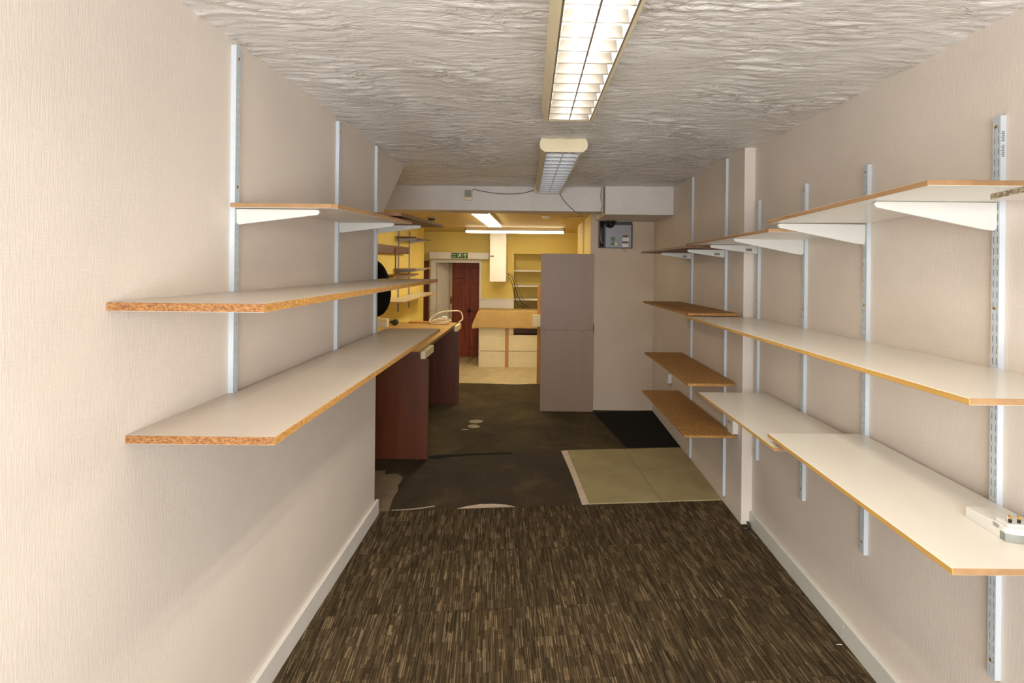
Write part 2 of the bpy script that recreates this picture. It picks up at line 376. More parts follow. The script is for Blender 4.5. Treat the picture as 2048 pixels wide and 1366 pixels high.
# wallpaper seams of the near wall
# back wall with door opening, chimney breast, niche
YB = 9.45
struct(link('wall_back', prism([(-2.72, FB), (-1.93, FB), (-1.93, 1.62), (-1.015, 1.62), (-1.015, FB), (-.425, FB), (-.425, 1.775), (.5, 1.775), (.5, FB), (1.3, FB), (1.3, HB), (-2.72, HB)], 'Y', YB, YB+.12), 'wall_yellow'))
struct(box('wall_niche_back', (-.5, .6, 9.93, 9.97, FB, 1.85), 'wall_yellow'))
struct(box('wall_niche_side', (-.465, -.425, YB+.12, 9.93, FB, 1.85), 'wall_yellow'))
struct(box('wall_niche_end', (.5, .54, YB+.12, 9.93, FB, 1.85), 'wall_yellow'))
struct(box('wall_niche_top', (-.465, .54, YB+.12, 9.93, 1.775, 1.85), 'wall_yellow'))
struct(box('wall_lobby_right', (-1.0, -.96, YB+.12, 10.3, FB, HB), 'wall_yellow'))
struct(box('wall_lobby_back', (-2.72, -.9, 10.08, 10.12, FB, HB), 'wall_yellow'))
# front of the shop behind the camera: wall with an unseen window, added for daylight
struct(link('wall_front', prism([(-1.95, 0), (1.43, 0), (1.43, H), (-1.95, H), (-1.95, .5), (-.95, .5), (-.95, 2.3), (1.29, 2.3), (1.29, .5), (-1.95, .499)], 'Y', -1.55, -1.50), 'wall_cream'))
# skirtings
struct(box('baseboard_left', (XL, XL+.02, -1.5, 3.33, 0, .102), 'skirting_white', bevel=.003))
sk = struct(box('baseboard_right', (XR-.016, XR, -1.5, YS-.002, 0, .096), 'skirting_grey', bevel=.002))
for yy in (3.18, 2.72, 2.24, 1.78):
    for zz in (.03, .07):
        o = link('nail_head', lathe([(.003, 0), (.003, .002)], 8, 'X'), 'white_plastic', sk); o.location = Vector((XR-.018, yy, zz))-sk.location

# ------------------------------------------------------------------ shelf uprights and brackets
def upright_mesh(z0, z1, side):
    """slotted channel 25 mm wide standing 16 mm off the wall; local x = 0 at wall, +x into the room"""
    D = .016; W = .025; ye = [-.0125, -.0078, -.0048, .0048, .0078, .0125]
    ze = [0]; slot = []; L = z1-z0; z = .012
    while z+.019 < L-.006:
        ze += [z, z+.019]; z += .032
    ze.append(L); v = []; f = []
    nz = len(ze)
    for yv in ye:
        for zv in ze: v.append((D*side, yv, zv))
    for c in range(5):
        for r in range(nz-1):
            if c in (1, 3) and r % 2 == 1: continue
            f.append((c*nz+r, (c+1)*nz+r, (c+1)*nz+r+1, c*nz+r+1))
    for c, yv in ((0, ye[0]), (5, ye[-1])):
        s = len(v); v += [(0, yv, 0), (0, yv, L)]
        f.append(tuple([s]+[c*nz+r for r in range(nz)]+[s+1]))
    me = pydata(v, f); return me
UP = {}
SCREW = lathe([(.0045, 0), (.0045, .0015), (.003, .0028)], 10, 'X')
def upright(key, x, side, y, z0, z1, label, screws, smat='brass'):
    o = link('shelf_upright', upright_mesh(z0, z1, side), 'metal_white', None, (x, y, z0))
    m = o.modifiers.new('solid', 'SOLIDIFY'); m.thickness = .0012; m.offset = 0
    tag(o, label, 'shelf upright', 'slotted shelf uprights')
    for zz in screws:
        s = link('screw', SCREW, smat, o, (.0161*side, 0, zz-z0))
        if side < 0: s.scale = (-1, 1, 1)
    UP[key] = (x, side, y); return o
R1 = upright('R1', XR, -1, 1.515, .430, 2.058, 'white slotted shelf upright with grey printing, behind the white plug', (2.028, 1.50, .83, .48))
upright('R2', XR, -1, 2.12, .452, 2.030, 'white slotted shelf upright third along from the wall step', (2.0, 1.46, .83, .50))
upright('R3', XR, -1, 2.61, .447, 2.027, 'white slotted shelf upright second along from the wall step', (1.995, 1.40, .5), 'screw_dark')
upright('R4', XR, -1, 3.16, .44, 2.01, 'white slotted shelf upright right beside the wall step', (1.98, 1.40, .5), 'screw_dark')
upright('R5', XF, -1, 3.53, .06, 2.335, 'floor to ceiling slotted upright nearest the wall step, by two pale tiles', (2.18, 1.5, .40), 'screw_dark')
upright('R6', XF, -1, 4.30, .03, 2.335, 'floor to ceiling slotted upright nearest the far corner of brown shelves', (2.16, 1.4), 'screw_dark')
upright('L1', XL, 1, 1.732, 1.10, 2.327, 'white slotted shelf upright farthest from the end of the partition', (2.285, 1.86), 'screw_dark')
upright('L2', XL, 1, 2.625, 1.10, 2.318, 'white slotted shelf upright in the middle of three on partition', (2.27,), 'screw_dark')
upright('L3', XL, 1, 3.25, 1.10, 2.334, 'white slotted shelf upright at the end of the partition', (2.29,), 'screw_dark')
# grey printing on the side of the near upright
zz = 2.013
for wi, n in enumerate((6, 7)):
    for k in range(n):
        box('print_mark', (XR-.0125-(.0018 if k % 2 else 0), XR-.0045, 1.5017, 1.5024, zz-.0042, zz-.001), 'ink_grey').parent = R1
        zz -= .0052
    zz -= .008
for ch in R1.children:
    if ch.name.startswith('print_mark'): ch.location = ch.location-R1.location

def bracket_mesh(Lb, h, tip):
    t = .012
    prof = [(0, 0), (Lb-.006, 0), (Lb, -.004), (Lb+.001, -.009), (Lb-.006, -tip), (Lb*.12, -h+.004), (.008, -h), (.001, -h+.006)]
    n = len(prof); me = prism(prof, 'Y', -t/2, t/2); return me
def bracket(up, Lb, h, ztop, label, print_=False):
    x, side, y = UP[up]
    o = link('shelf_bracket', bracket_mesh(Lb, h, .018), 'bracket_white', None, (x+side*.0165, y, ztop))
    if side < 0: o.scale = (-1, 1, 1)
    bev(o, .002, 2); tag(o, label, 'shelf bracket', 'white shelf brackets')
    if print_:
        for k in range(6):
            p = box('print_mark', (.035+k*.006, .039+k*.006, -.0066, -.0060, -.036, -.022+(k % 2)*.003), 'cable_black'); p.parent = o
    return o
WHICH = {'R1': 'at the printed upright', 'R2': 'at the third upright from the wall step', 'R3': 'at the second upright from the wall step', 'R4': 'at the upright beside the wall step',
         'R5': 'at the tall upright by the wall step', 'R6': 'at the tall upright by the far corner',
         'L1': 'at the upright farthest from the partition end', 'L2': 'at the middle partition upright', 'L3': 'at the partition end upright'}
def br(up, Lb, h, z, what, pr=False): return bracket(up, Lb, h, z, 'white bracket under %s %s' % (what, WHICH[up]), pr)
Z = CAM_H
# upper right
br('R1', .355, .082, Z+.1875, 'highest white shelf'); br('R2', .355, .082, Z+.1685, 'highest white shelf')
br('R3', .350, .082, Z+.1335, 'second white shelf'); br('R4', .285, .053, Z+.118, 'second white shelf', True)
br('R5', .250, .053, Z+.098, 'top brown board', True); br('R6', .245, .050, Z+.091, 'top brown board', True)
# eye level right
for u, zt in (('R1', -.3082), ('R2', -.3195), ('R3', -.3285), ('R4', -.339)): br(u, .315 if u != 'R4' else .27, .06, Z+zt, 'long white shelf')
for u, zt in (('R5', -.328), ('R6', -.345)): br(u, .24, .045, Z+zt, 'upper short brown board')
# lower right
br('R1', .30, .06, Z-.6965, 'lowest white shelf')
br('R3', .30, .05, Z-.7465, 'small low white shelf'); br('R2', .30, .05, Z-.7345, 'small low white shelf')
for u, zt in (('R5', -.765), ('R6', -.784)): br(u, .24, .045, Z+zt, 'middle short brown board')
for u, zt in (('R5', -1.103), ('R6', -1.132)): br(u, .24, .045, Z+zt, 'lowest short brown board')
# left
br('L1', .275, .053, Z+.1675, 'left top shelf'); br('L2', .275, .053, Z+.191, 'left top shelf'); br('L3', .27, .053, Z+.223, 'dark left board')
for u, zt in (('L1', -.127), ('L2', -.131), ('L3', -.134)): br(u, .26, .042, Z+zt, 'middle left shelf')
for u, zt in (('L1', -.463), ('L2', -.4665), ('L3', -.469)): br(u, .26, .042, Z+zt, 'lower left shelf')

# ------------------------------------------------------------------ shelves
def shelf(pts, th, mats, label, group=None):
    return tag(slab('shelf', [(a, b, Z+c) for a, b, c in pts], th, mats), label, 'shelf', group)
wm = ['melamine_white', 'mdf_edge']; wo = ['melamine_white', 'gold_edge', 'mdf_edge']; gm = ['melamine_grey', 'chip_edge', 'chip_dark']; bb = ['chip_board', 'chip_board']; xw = XR-.018; xf = XF-.018
shelf([(.94, 1.26, .2100), (xw, 1.26, .2100), (xw, 2.142, .186), (.94, 2.142, .183)], .014, wm, 'highest white shelf with brown edges, over the white plug')
shelf([(.948, 1.095, .154), (.80, .55, .156), (xw, .50, .156), (xw, 1.12, .154)], .013, ['melamine_white', 'chip_grey'], 'white shelf with crumbled grey chipboard edge, just below the highest shelf')
shelf([(.94, 2.128, .148), (xw, 2.128, .148), (xw, YS-.01, .132), (xf, YS+.004, .132), (xf, 3.32, .132), (.94, 3.32, .131)], .014, wm, 'second white shelf with brown edges, lapping onto a brown board')
shelf([(.94, 3.325 - .04, .1165), (xf, 3.285, .1165), (xf, 4.74, .108), (.94, 4.74, .108)], .016, ['dark_wood', 'dark_wood'], 'top dark brown board near the far corner, on two brackets')
shelf([(.94, 1.132, -.285), (xw, 1.132, -.285), (xw, YS-.01, -.3242), (xf, YS+.004, -.3245), (xf, 3.30, -.3255), (.94, 3.30, -.3255)], .0148, wo, 'long white shelf with golden front edge at eye level')
shelf([(.94, 3.243, -.304), (1.262, 3.243, -.304), (1.262, 4.63, -.332), (.94, 4.63, -.332)], .0165, bb, 'short brown board lapping over the end of the long white shelf')
shelf([(.94, 3.233, -.7395), (1.20, 3.233, -.7395), (1.235, 3.25, -.7395), (1.252, 3.29, -.7405), (1.262, 4.543, -.769), (.94, 4.543, -.769)], .0165, bb, 'middle of three short brown boards, over the small wall socket')
shelf([(.935, 3.29, -1.074), (.955, 3.275, -1.074), (1.258, 3.275, -1.074), (1.262, 4.63, -1.121), (.94, 4.63, -1.121)], .0165, bb, 'lowest brown board, closest to the floor')
shelf([(.94, 2.057, -.719), (xw, 2.057, -.719), (xw, 3.02, -.7405), (.94, 3.02, -.7405)], .0148, wo, 'small low white shelf, its end under the lowest white shelf')
shelf([(.94, 1.173, -.678), (xw, 1.173, -.678), (xw, 2.117, -.6816), (.94, 2.117, -.6816)], .0155, wo, 'lowest white shelf holding the white plug')
xl = XL+.003
shelf([(xl+.015, 1.69, .183), (-.672, 1.69, .183), (-.655, 1.71, .183), (-.655, 2.72, .208), (xl+.015, 2.72, .208)], .0145, ['melamine_grey', 'mdf_edge'], 'left top shelf with thin brown edge on brackets')
shelf([(XL+.02, 2.45, .2275), (-.642, 2.45, .2275), (-.642, 3.56, .248), (XL+.02, 3.56, .248)], .0165, ['dark_wood', 'dark_wood'], 'dark brown board lying on the left top shelf')
xl = XL+.018
shelf([(XL+.001, 1.228, -.1045), (-.641, 1.228, -.1045), (-.641, 3.37, -.1135), (xl, 3.37, -.1135), (xl, 1.75, -.1065), (XL+.001, 1.70, -.1065)], .0205, gm, 'middle left shelf, thick grey board with raw chipboard edges')
shelf([(XL+.001, 1.289, -.4385), (-.643, 1.289, -.4385), (-.643, 3.467, -.447), (xl, 3.467, -.447), (xl, 1.75, -.4405), (XL+.001, 1.70, -.4405)], .0205, gm, 'lower left shelf, thick grey board with raw chipboard edges')

# ------------------------------------------------------------------ ceiling lights
def outer_full(wt, wb, hgt): return [(-wt, 0), (-wt-.004, -hgt*.45), (-wb, -hgt), (wb, -hgt), (wt+.004, -hgt*.45), (wt, 0)]
def fixture(cx, y0, y1, ztop, hgt, wid, label, lit, yaw=0, tube_mat='tube_lit', blade='louvre', body='fixture_cream', pitch=.095, cat='ceiling light', ears=1, depth=0):
    """surface fluorescent fitting: trough, end caps, two tubes, centre rib, cross blades"""
    r = empty('ceiling_light', (cx, (y0+y1)/2, ztop), yaw); tag(r, label, cat, 'fluorescent ceiling lights')
    L = (y1-y0)/2; wt = wid*.58; wb = wid/2; e = .008
    outer = [(-wt, 0), (-wt-.004, -hgt*.45), (-wb, -hgt), (-wb+e, -hgt), (-wb+e, -.012), (wb-e, -.012), (wb-e, -hgt), (wb, -hgt), (wt+.004, -hgt*.45), (wt, 0)]
    link('housing', prism(outer, 'Y', -L+.012, L-.012), body, r)
    cap = outer_full(wt, wb, hgt) if not ears else [(-wt, 0), (-wt-.010, -hgt*.25), (-wt-.012, -hgt*.5), (-wt-.006, -hgt*.78), (-wb, -hgt-.001), (wb, -hgt-.001), (wt+.006, -hgt*.78), (wt+.012, -hgt*.5), (wt+.010, -hgt*.25), (wt, 0)]
    for s in (-1, 1):
        a = sorted((s*L, s*(L-.012))); link('end_cap', prism(cap, 'Y', a[0], a[1]), body, r)
    for s in (-1, 1):
        t = link('tube', lathe([(.013, -L+.03), (.013, L-.03)], 12, 'Y'), tube_mat, r); t.location = (s*wid*.235, 0, -.030)
        t.rotation_euler = (0, 0, 0)
    link('centre_rib', prism([(-.010, -.03), (-.003, -hgt+.001), (.003, -hgt+.001), (.010, -.03)], 'Y', -L+.012, L-.012), blade, r)
    n = int((2*L-.03)/pitch); bm = None
    for s in (-1, 1):
        link('side_reflector', prism([(s*(wb-e-.001), -hgt), (s*(wb-e-.006), -hgt), (s*(wb-e-.016), -.035), (s*(wb-e-.001), -.02)], 'Y', -L+.012, L-.012), blade, r)
    d = depth or min(.036, hgt-.043)
    half = [(.0010+.0150*(q/7)**1.8, -d+d*q/7) for q in range(8)]
    me = prism(half+[(-a, b) for a, b in reversed(half)], 'X', -wb+e+.002, wb-e-.002)
    for p in me.polygons: p.use_smooth = abs(p.normal.x) < .5 and abs(p.normal.z) < .9
    for k in range(n+1):
        b = link('louvre_blade', me, blade, r); b.location = (0, -L+.02+k*(2*L-.04)/n, -hgt+d)
    return r
fixture(.150, .62, 2.40, H-.001, .079, .212, 'lit ceiling light with white louvre, its tubes glowing bright', True, .014, blade='louvre_satin', ears=0)
fixture(.125, 3.06, 4.88, H-.001, .079, .224, 'unlit cream ceiling light with shiny metal louvre', False, .024, 'tube_off', 'louvre_white', pitch=.115, depth=.016)
def batten(cx, cy, L, rz, ztop, hgt, wid, label, lit):
    r = empty('ceiling_light', (cx, cy, ztop), rz); tag(r, label, 'ceiling light', 'fluorescent ceiling lights')
    wb = wid/2
    link('housing', prism([(-wb, 0), (-wb, -hgt*.66), (wb, -hgt*.66), (wb, 0)], 'Y', -L/2, L/2), 'fixture_cream', r)
    link('diffuser', prism([(-wb*.92, -hgt*.66), (-wb*.86, -hgt), (-.012, -hgt), (-.006, -hgt*.7), (.006, -hgt*.7), (.012, -hgt), (wb*.86, -hgt), (wb*.92, -hgt*.66)], 'Y', -L/2+.015, L/2-.015), 'tube_lit_back', r)
    for e in (-1, 1):
        b = link('end_cap', boxme(-wb, wb, -.007, .007, -hgt-.001, 0), 'white_plastic', r); b.location = (0, e*(L/2-.007), 0)
    return r
batten(-.605, 6.37, 2.0, 0, HB-.001, .046, .19, 'lit strip light running away behind the beam', True)
batten(-.36, 8.2, 1.55, math.pi/2, HB-.001, .080, .15, 'lit strip light hung crosswise in the yellow room', True)

# ------------------------------------------------------------------ left counter
c = empty('counter', (-1.35, 5.2, 0)); tag(c, 'dark red-brown counter with worn wooden top behind the partition', 'counter')
slab('counter_top', [(-.946, 4.2, .893), (-.946, 6.24, .893), (-1.80, 6.24, .893), (-1.80, 4.2, .893)], .030, ['counter_wood', 'mahogany'], c).location -= c.location
for yy in (4.26, 5.94):
    o = link('end_panel', prism([(-1.78, .004), (-.88, .004), (-.88, .8195), (-.947, .8195), (-.947, .8625), (-1.78, .8625)], 'Y', yy, yy+.018), 'mahogany', c); o.location = -c.location; bev(o, .001, 1)
box('back_rail', (-1.78, -1.76, 4.3, 5.94, .55, .862), 'mahogany', c)
def socket_strip(y0, y1, x1, label):
    r = empty('extension_socket', ((x1-.02), y0, .82)); tag(r, label, 'extension socket', 'sockets on the counter edge')
    box('body', (x1-.04, x1, y0, y1, .822, .885), 'cream_plastic', r, .004)
    n = max(2, int((y1-y0)/.085))
    for k in range(n):
        yc = y0+(k+.5)*(y1-y0)/n
        for dy, dz in ((-.011, -.006), (.011, -.006), (0, .012)):
            box('pin_hole', (x1-.0005, x1+.0004, yc+dy-.003, yc+dy+.003, .85+dz-.002, .85+dz+.002), 'cable_black', r)
    return r
socket_strip(4.25, 4.60, -.9055, 'cream socket strip on the counter edge above the front panel')
socket_strip(5.96, 6.24, -.9055, 'cream socket strip on the counter edge with looped cable')
pts = [(-.935, 6.37, .86), (-.90, 6.45, .90), (-.93, 6.46, .985), (-1.03, 6.36, 1.0), (-1.14, 6.28, .99), (-1.24, 6.24, .92), (-1.22, 6.15, .882), (-1.10, 6.12, .88), (-1.02, 6.2, .885), (-1.08, 6.30, .90), (-1.18, 6.27, .905), (-1.2, 6.17, .90), (-1.08, 6.14, .90), (-1.0, 6.18, .905), (-1.06, 6.26, .92), (-1.15, 6.22, .925), (-1.12, 6.15, .92), (-1.03, 6.17, .93)]
pts = [(a, b-.14, c_+.03) for a, b, c_ in pts]
cab = tube('coiled_cable', pts, .008, 'cable_white'); tag(cab, 'coiled white cable heaped on the counter top', 'cable')
box('plug', (-1.10, -1.04, 6.02, 6.08, .955, .985), 'white_plastic', cab, .006)
b = empty('card_box', (-1.70, 5.78, .894), .1); tag(b, 'small pale box on the counter beside the yellow wall', 'box')
link('carton', boxme(-.05, .05, -.05, .05, 0, .085), 'paint_white', b); link('lid_flap', boxme(-.05, .05, -.052, -.05, .06, .086), 'cream_plastic', b)
o = link('dark_lump', lathe([(.012, 0), (.045, .012), (.052, .028), (.03, .045), (.006, .05)], 14), 'dark_grey', None, (-1.66, 6.05, .8935)); tag(o, 'dark oval lump on the counter beside the pale box', 'small object'); o.scale = (1, .6, .8)
o = link('dark_roll', lathe([(.012, -.02), (.034, -.02), (.034, .02), (.012, .02)], 16, 'Y'), 'dark_grey', None, (-1.60, 5.9, .9275)); tag(o, 'small dark tape roll standing on the counter', 'tape roll')
o = box('wood_offcut', (-1.50, -1.17, 6.10, 6.20, .8935, .91), 'board_orange'); tag(o, 'thin orange wood offcut at the back of the counter', 'offcut')
# black rounded bag behind the partition
bag = empty('hanging_bag', (-1.62, 5.2, 1.06)); tag(bag, 'black rounded bag showing past the end of the partition', 'bag')
v = []; f = []; NU, NV = 28, 12
for i in range(NV+1):
    ph = math.pi*i/NV
    for j in range(NU):
        th = 2*math.pi*j/NU; zz = -math.cos(ph); rr = math.sin(ph)
        wx = .165*(1+.06*zz*-1); v.append((rr*math.cos(th)*wx+.012*zz*-1, rr*math.sin(th)*.06, .285+zz*.285))
for i in range(NV):
    f += [(i*NU+j, i*NU+(j+1) % NU, (i+1)*NU+(j+1) % NU, (i+1)*NU+j) for j in range(NU)]
me = pydata(v, f)
for p in me.polygons: p.use_smooth = True
link('bag_body', me, 'black_cloth', bag)
tube('strap', [(-1.63, 5.2, 1.58), (-1.70, 5.22, 1.72), (-1.80, 5.24, 1.80), (-1.845, 5.25, 1.84)], .008, 'black_cloth', bag)

# ------------------------------------------------------------------ shelves on the yellow wall
for yy, lb in ((6.92, 'thin grey upright on the yellow wall, nearer the partition'), (7.50, 'thin grey upright on the yellow wall, nearer the doorway')):
    o = link('shelf_upright', upright_mesh(.95, 2.05, 1), 'steel_grey', None, (XB, yy, .95)); m = o.modifiers.new('solid', 'SOLIDIFY'); m.thickness = .0012; m.offset = 0
    tag(o, lb, 'shelf upright', 'uprights on the yellow wall')
def yshelf(y0, y1, z, x1, mats, label, brs=()):
    o = slab('shelf', [(XB+.018, y0, z), (x1, y0, z), (x1, y1, z), (XB+.018, y1, z)], .016, mats); tag(o, label, 'shelf', 'shelves on the yellow wall')
    for i, yb in enumerate(brs):
        b = link('shelf_bracket', bracket_mesh(abs(x1-XB)-.05, .045, .015), 'metal_white', None, (XB+.0165, yb, z-.0165)); tag(b, 'bracket under the '+label+(', doorway side' if i else ', partition side'), 'shelf bracket', 'brackets on the yellow wall')
yshelf(6.75, 7.62, Z+.318, -1.57, ['dark_wood', 'dark_wood'], 'highest board on the yellow wall', (6.92, 7.50))
yshelf(6.70, 7.72, Z-.094, -1.56, ['melamine_white', 'mdf_edge'], 'pale board high on the yellow wall', (6.92, 7.50))
yshelf(5.72, 6.96, Z-.165, -1.58, ['dark_wood', 'dark_wood'], 'brown board behind the black bag', (6.92,))
yshelf(6.12, 8.12, Z-.478, -1.565, ['melamine_white', 'board_orange'], 'lowest pale board on the yellow wall', (6.92, 7.50))
o = empty('hanging_plank', (-1.78, 6.3, Z+.08)); tag(o, 'dark red-brown plank fixed across the yellow wall', 'plank')
box('plank', (-1.80, -1.775, 5.4, 7.2, Z+.095, Z+.19), 'mahogany', o); box('wall_batten', (XB, -1.80, 5.5, 5.55, Z+.095, Z+.19), 'mahogany', o); box('wall_batten', (XB, -1.80, 7.0, 7.05, Z+.095, Z+.19), 'mahogany', o)
tube('strap', [(-1.772, 6.5, Z+.17), (-1.768, 6.5, Z+.05), (-1.77, 6.5, Z-.10)], .008, 'dark_wood', o)
for (px, py, lb) in ((.093, 6.07, 'round white detector on the ceiling behind the unlit light'), (-1.316, 6.45, 'round dark detector on the ceiling over the left counter')):
    d = empty('smoke_detector', (px, py, HB)); tag(d, lb, 'detector', 'ceiling detectors')
    link('base', lathe([(.055, -.012), (.055, -.0005)], 24), 'white_plastic' if px > 0 else 'steel_grey', d); link('sensor', lathe([(.02, -.036), (.04, -.03), (.045, -.012)], 24), 'cream_plastic' if px > 0 else 'dark_grey', d)

# ------------------------------------------------------------------ far doorway
fr = empty('door_frame', (-1.43, YB, FB)); struct(fr); fr.name = 'door_1'
box('jamb', (-1.93, -1.835, YB-.02, YB+.12, FB, 1.60), 'paint_white', fr, .003); box('jamb', (-1.05, -1.015, YB-.01, YB+.12, FB, 1.60), 'paint_white', fr, .003)
box('door_head', (-1.93, -1.015, YB-.02, YB+.12, 1.60, 1.655), 'paint_white', fr, .003)
box('pin', (-1.955, -1.80, YB-.03, YB-.021, .73, .745), 'white_plastic', fr); box('pin', (-1.9, -1.87, YB-.026, YB-.021, 1.05, 1.07), 'screw_dark', fr)
# white leaf opened into the lobby
lf = empty('white_door', (-1.835, YB+.13, FB), math.atan2(.42, .235)); tag(lf, 'white door leaf standing open in the far doorway', 'door')
link('leaf', boxme(0, .43, 0, .035, .01, 1.79), 'paint_white', lf); link('stile', boxme(.36, .43, -.006, 0, .01, 1.79), 'cream_plastic', lf); link('groove', boxme(.345, .355, -.002, 0, .01, 1.79), 'tile_joint', lf)
link('lock_plate', boxme(.37, .41, -.010, -.006, 1.02, 1.16), 'brass', lf); link('handle', tubeme([(.39, -.008, 1.1), (.39, -.05, 1.1), (.31, -.055, 1.1)], .008, 8, 4), 'brass', lf)
# red-brown pine door
rd = empty('pine_door', (-1.34, 10.0, FB)); tag(rd, 'red-brown panelled pine door closed in the far doorway', 'door')
dx0, dx1 = -.38, .38; y0, y1 = 0, .04
def dp(n, a, b, z0, z1, yy0=0, yy1=.04, mat='pine_red'): return bev(link(n, boxme(a, b, yy0, yy1, z0, z1), mat, rd), .004, 1)
for a, b in ((-.38, -.28), (.28, .38), (-.05, .05)): dp('stile', a, b, .005, 1.80)
for z0, z1 in ((.005, .16), (.66, .86), (1.40, 1.50), (1.70, 1.80)):
    for a, b in ((-.28, -.05), (.05, .28)): dp('rail', a, b, z0, z1, .001, .039)
for a, b in ((-.28, -.05), (.05, .28)):
    for z0, z1 in ((.16, .66), (.86, 1.40), (1.50, 1.70)): dp('door_panel', a, b, z0, z1, .014, .03)
k = link('knob', lathe([(.03, 0), (.012, .01), (.012, .03), (.028, .045), (.024, .06), (.008, .066)], 16, 'Y'), 'black_plastic', rd); k.location = (.04, 0, .88)
# added dark board standing for the shade in the gap left of the frame
o = box('gap_shade_board', (-2.12, -1.945, 9.36, 9.40, FB, 1.63), 'mahogany'); tag(o, 'added dark brown board standing for shade in the gap beside the far doorway', 'board')
# lintel casing and fire exit sign
lt = box('pipe_casing', (-1.93, -.868, 9.30, YB, 1.668, 1.787), 'paint_white', None, .003); tag(lt, 'white boxed casing across the top of the far doorway', 'casing')
sg = empty('exit_sign', (-1.39, 9.297, 1.728)); tag(sg, 'green fire exit sign with running figure and arrow', 'sign')
link('plate', boxme(-.148, .148, -.002, .002, -.049, .049), 'sign_green', sg)
def flat(name, poly, par=sg, mat='sign_white', y0=-.0032, y1=-.0018): return link(name, prism(poly, 'Y', y0, y1), mat, par)
def word(txt, x, z, size):
    cu = bpy.data.curves.new('text', 'FONT'); cu.body = txt; cu.size = size; cu.extrude = .0006
    t = bpy.data.objects.new('text', cu); COL.objects.link(t); bpy.context.view_layer.update()
    me = bpy.data.meshes.new_from_object(t.evaluated_get(bpy.context.evaluated_depsgraph_get())); bpy.data.objects.remove(t)
    o = link('lettering', me, 'sign_white', sg, (x, -.003, z)); o.rotation_euler = (math.pi/2, 0, 0); return o
word('Fire', -.138, .006, .048); word('exit', -.138, -.036, .048)
flat('running_figure', [(.000, .030), (.016, .036), (.026, .022), (.040, .016), (.038, .010), (.020, .016), (.014, .0), (.026, -.012), (.022, -.036), (.012, -.036), (.014, -.016), (-.002, -.008), (-.018, -.030), (-.028, -.024), (-.010, .002), (-.004, .016), (-.022, .012), (-.024, .018)])
o = link('figure_head', lathe([(.007, 0), (.007, .0014)], 12, 'Y'), 'sign_white', sg, (.026, -.0019, .040))
flat('divider', [(-.034, -.047), (-.030, -.047), (-.030, .047), (-.034, .047)]); flat('divider', [(.052, -.047), (.056, -.047), (.056, .047), (.052, .047)])
flat('arrow', [(.100, .040), (.132, .008), (.124, 0), (.106, .016), (.106, -.042), (.094, -.042), (.094, .016), (.076, 0), (.068, .008)])
# white cupboard box on the chimney breast
cb = empty('meter_cupboard', (-.675, 9.3, 1.29)); tag(cb, 'tall white cupboard on the yellow chimney breast below the ceiling', 'cupboard')
box('carcass', (-.812, -.538, 8.93, YB, 1.29, HB-.001), 'paint_white', cb, .003); box('door', (-.814, -.536, 8.905, 8.928, 1.285, HB-.002), 'paint_white', cb, .003)
tube('catch', [(-.80, 8.90, 1.72), (-.77, 8.893, 1.722), (-.745, 8.895, 1.72)], .008, 'screw_dark', cb)
# dado boards on the chimney breast
dd = box('trim_4', (-1.04, -.42, YB-.025, YB, .782, .945), 'paint_white', None, .002); struct(dd)
o = box('dado_cap', (-1.045, -.415, YB-.035, YB, .945, .96), 'paint_white', dd, .002)
# niche shelves
for zz, lb in ((1.478, 'upper'), (1.202, 'middle'), (.954, 'lower')):
    o = box('niche_shelf', (-.424, .499, YB+.03, 9.929, zz-.026, zz), 'paint_white', None, .002); tag(o, '%s white shelf in the alcove beside the chimney breast' % lb, 'shelf', 'alcove shelves')
# black cables from the cupboard
for k, (pp, mt, lb) in enumerate((
    ([(-.53, 9.3, 1.40), (-.46, 9.34, 1.36), (-.41, 9.38, 1.22), (-.36, 9.4, 1.05), (-.28, 9.40, .90), (-.15, 9.40, .815)], 'cable_black', 'thick black cable sweeping from the white cupboard'),
    ([(-.53, 9.32, 1.36), (-.48, 9.36, 1.31), (-.43, 9.38, 1.15), (-.40, 9.4, .98), (-.34, 9.4, .86), (-.22, 9.4, .808)], 'cable_black', 'black cable hanging close to the chimney breast corner'),
    ([(-.53, 9.28, 1.43), (-.45, 9.32, 1.40), (-.38, 9.36, 1.25), (-.30, 9.38, 1.05), (-.2, 9.38, .88), (-.05, 9.38, .803)], 'cable_grey', 'thin pale green cable sweeping widest over the alcove'))):
    tag(tube('cable', pp, .006 if k < 2 else .004, mt), lb, 'cable', 'cables by the alcove')

# ------------------------------------------------------------------ back counter with cloth
k = empty('cream_counter', (-.3, 9.25, FB)); tag(k, 'cream panelled counter under a tan cloth in the back room', 'counter')
box('front_panel', (-.985, -.545, 9.05, 9.07, .08, .765), 'panel_cream', k, .002); box('front_panel', (-.985, -.545, 9.05, 9.07, FB, .072), 'panel_cream', k, .002)
box('front_panel', (-.49, .45, 9.05, 9.07, .08, .36), 'panel_cream', k, .002); box('front_panel', (-.49, .45, 9.05, 9.07, FB, .072), 'panel_cream', k, .002)
box('front_panel', (-.49, -.405, 9.05, 9.07, .362, .765), 'panel_cream', k, .002)
box('end_panel', (-1.005, -.987, 9.045, YB-.03, FB, .765), 'paint_white', k, .002)
box('batten', (-.545, -.488, 9.03, 9.05, FB, .765), 'board_orange', k, .003)
box('recess_back', (-.405, .45, 9.25, 9.27, .30, .765), 'dark_wood', k); box('recess_floor', (-.405, .45, 9.07, 9.25, .34, .36), 'mahogany', k)
box('counter_top', (-1.01, .46, 9.03, YB-.03, .765, .778), 'panel_cream', k)
v = []; f = []; nx, ny = 56, 30
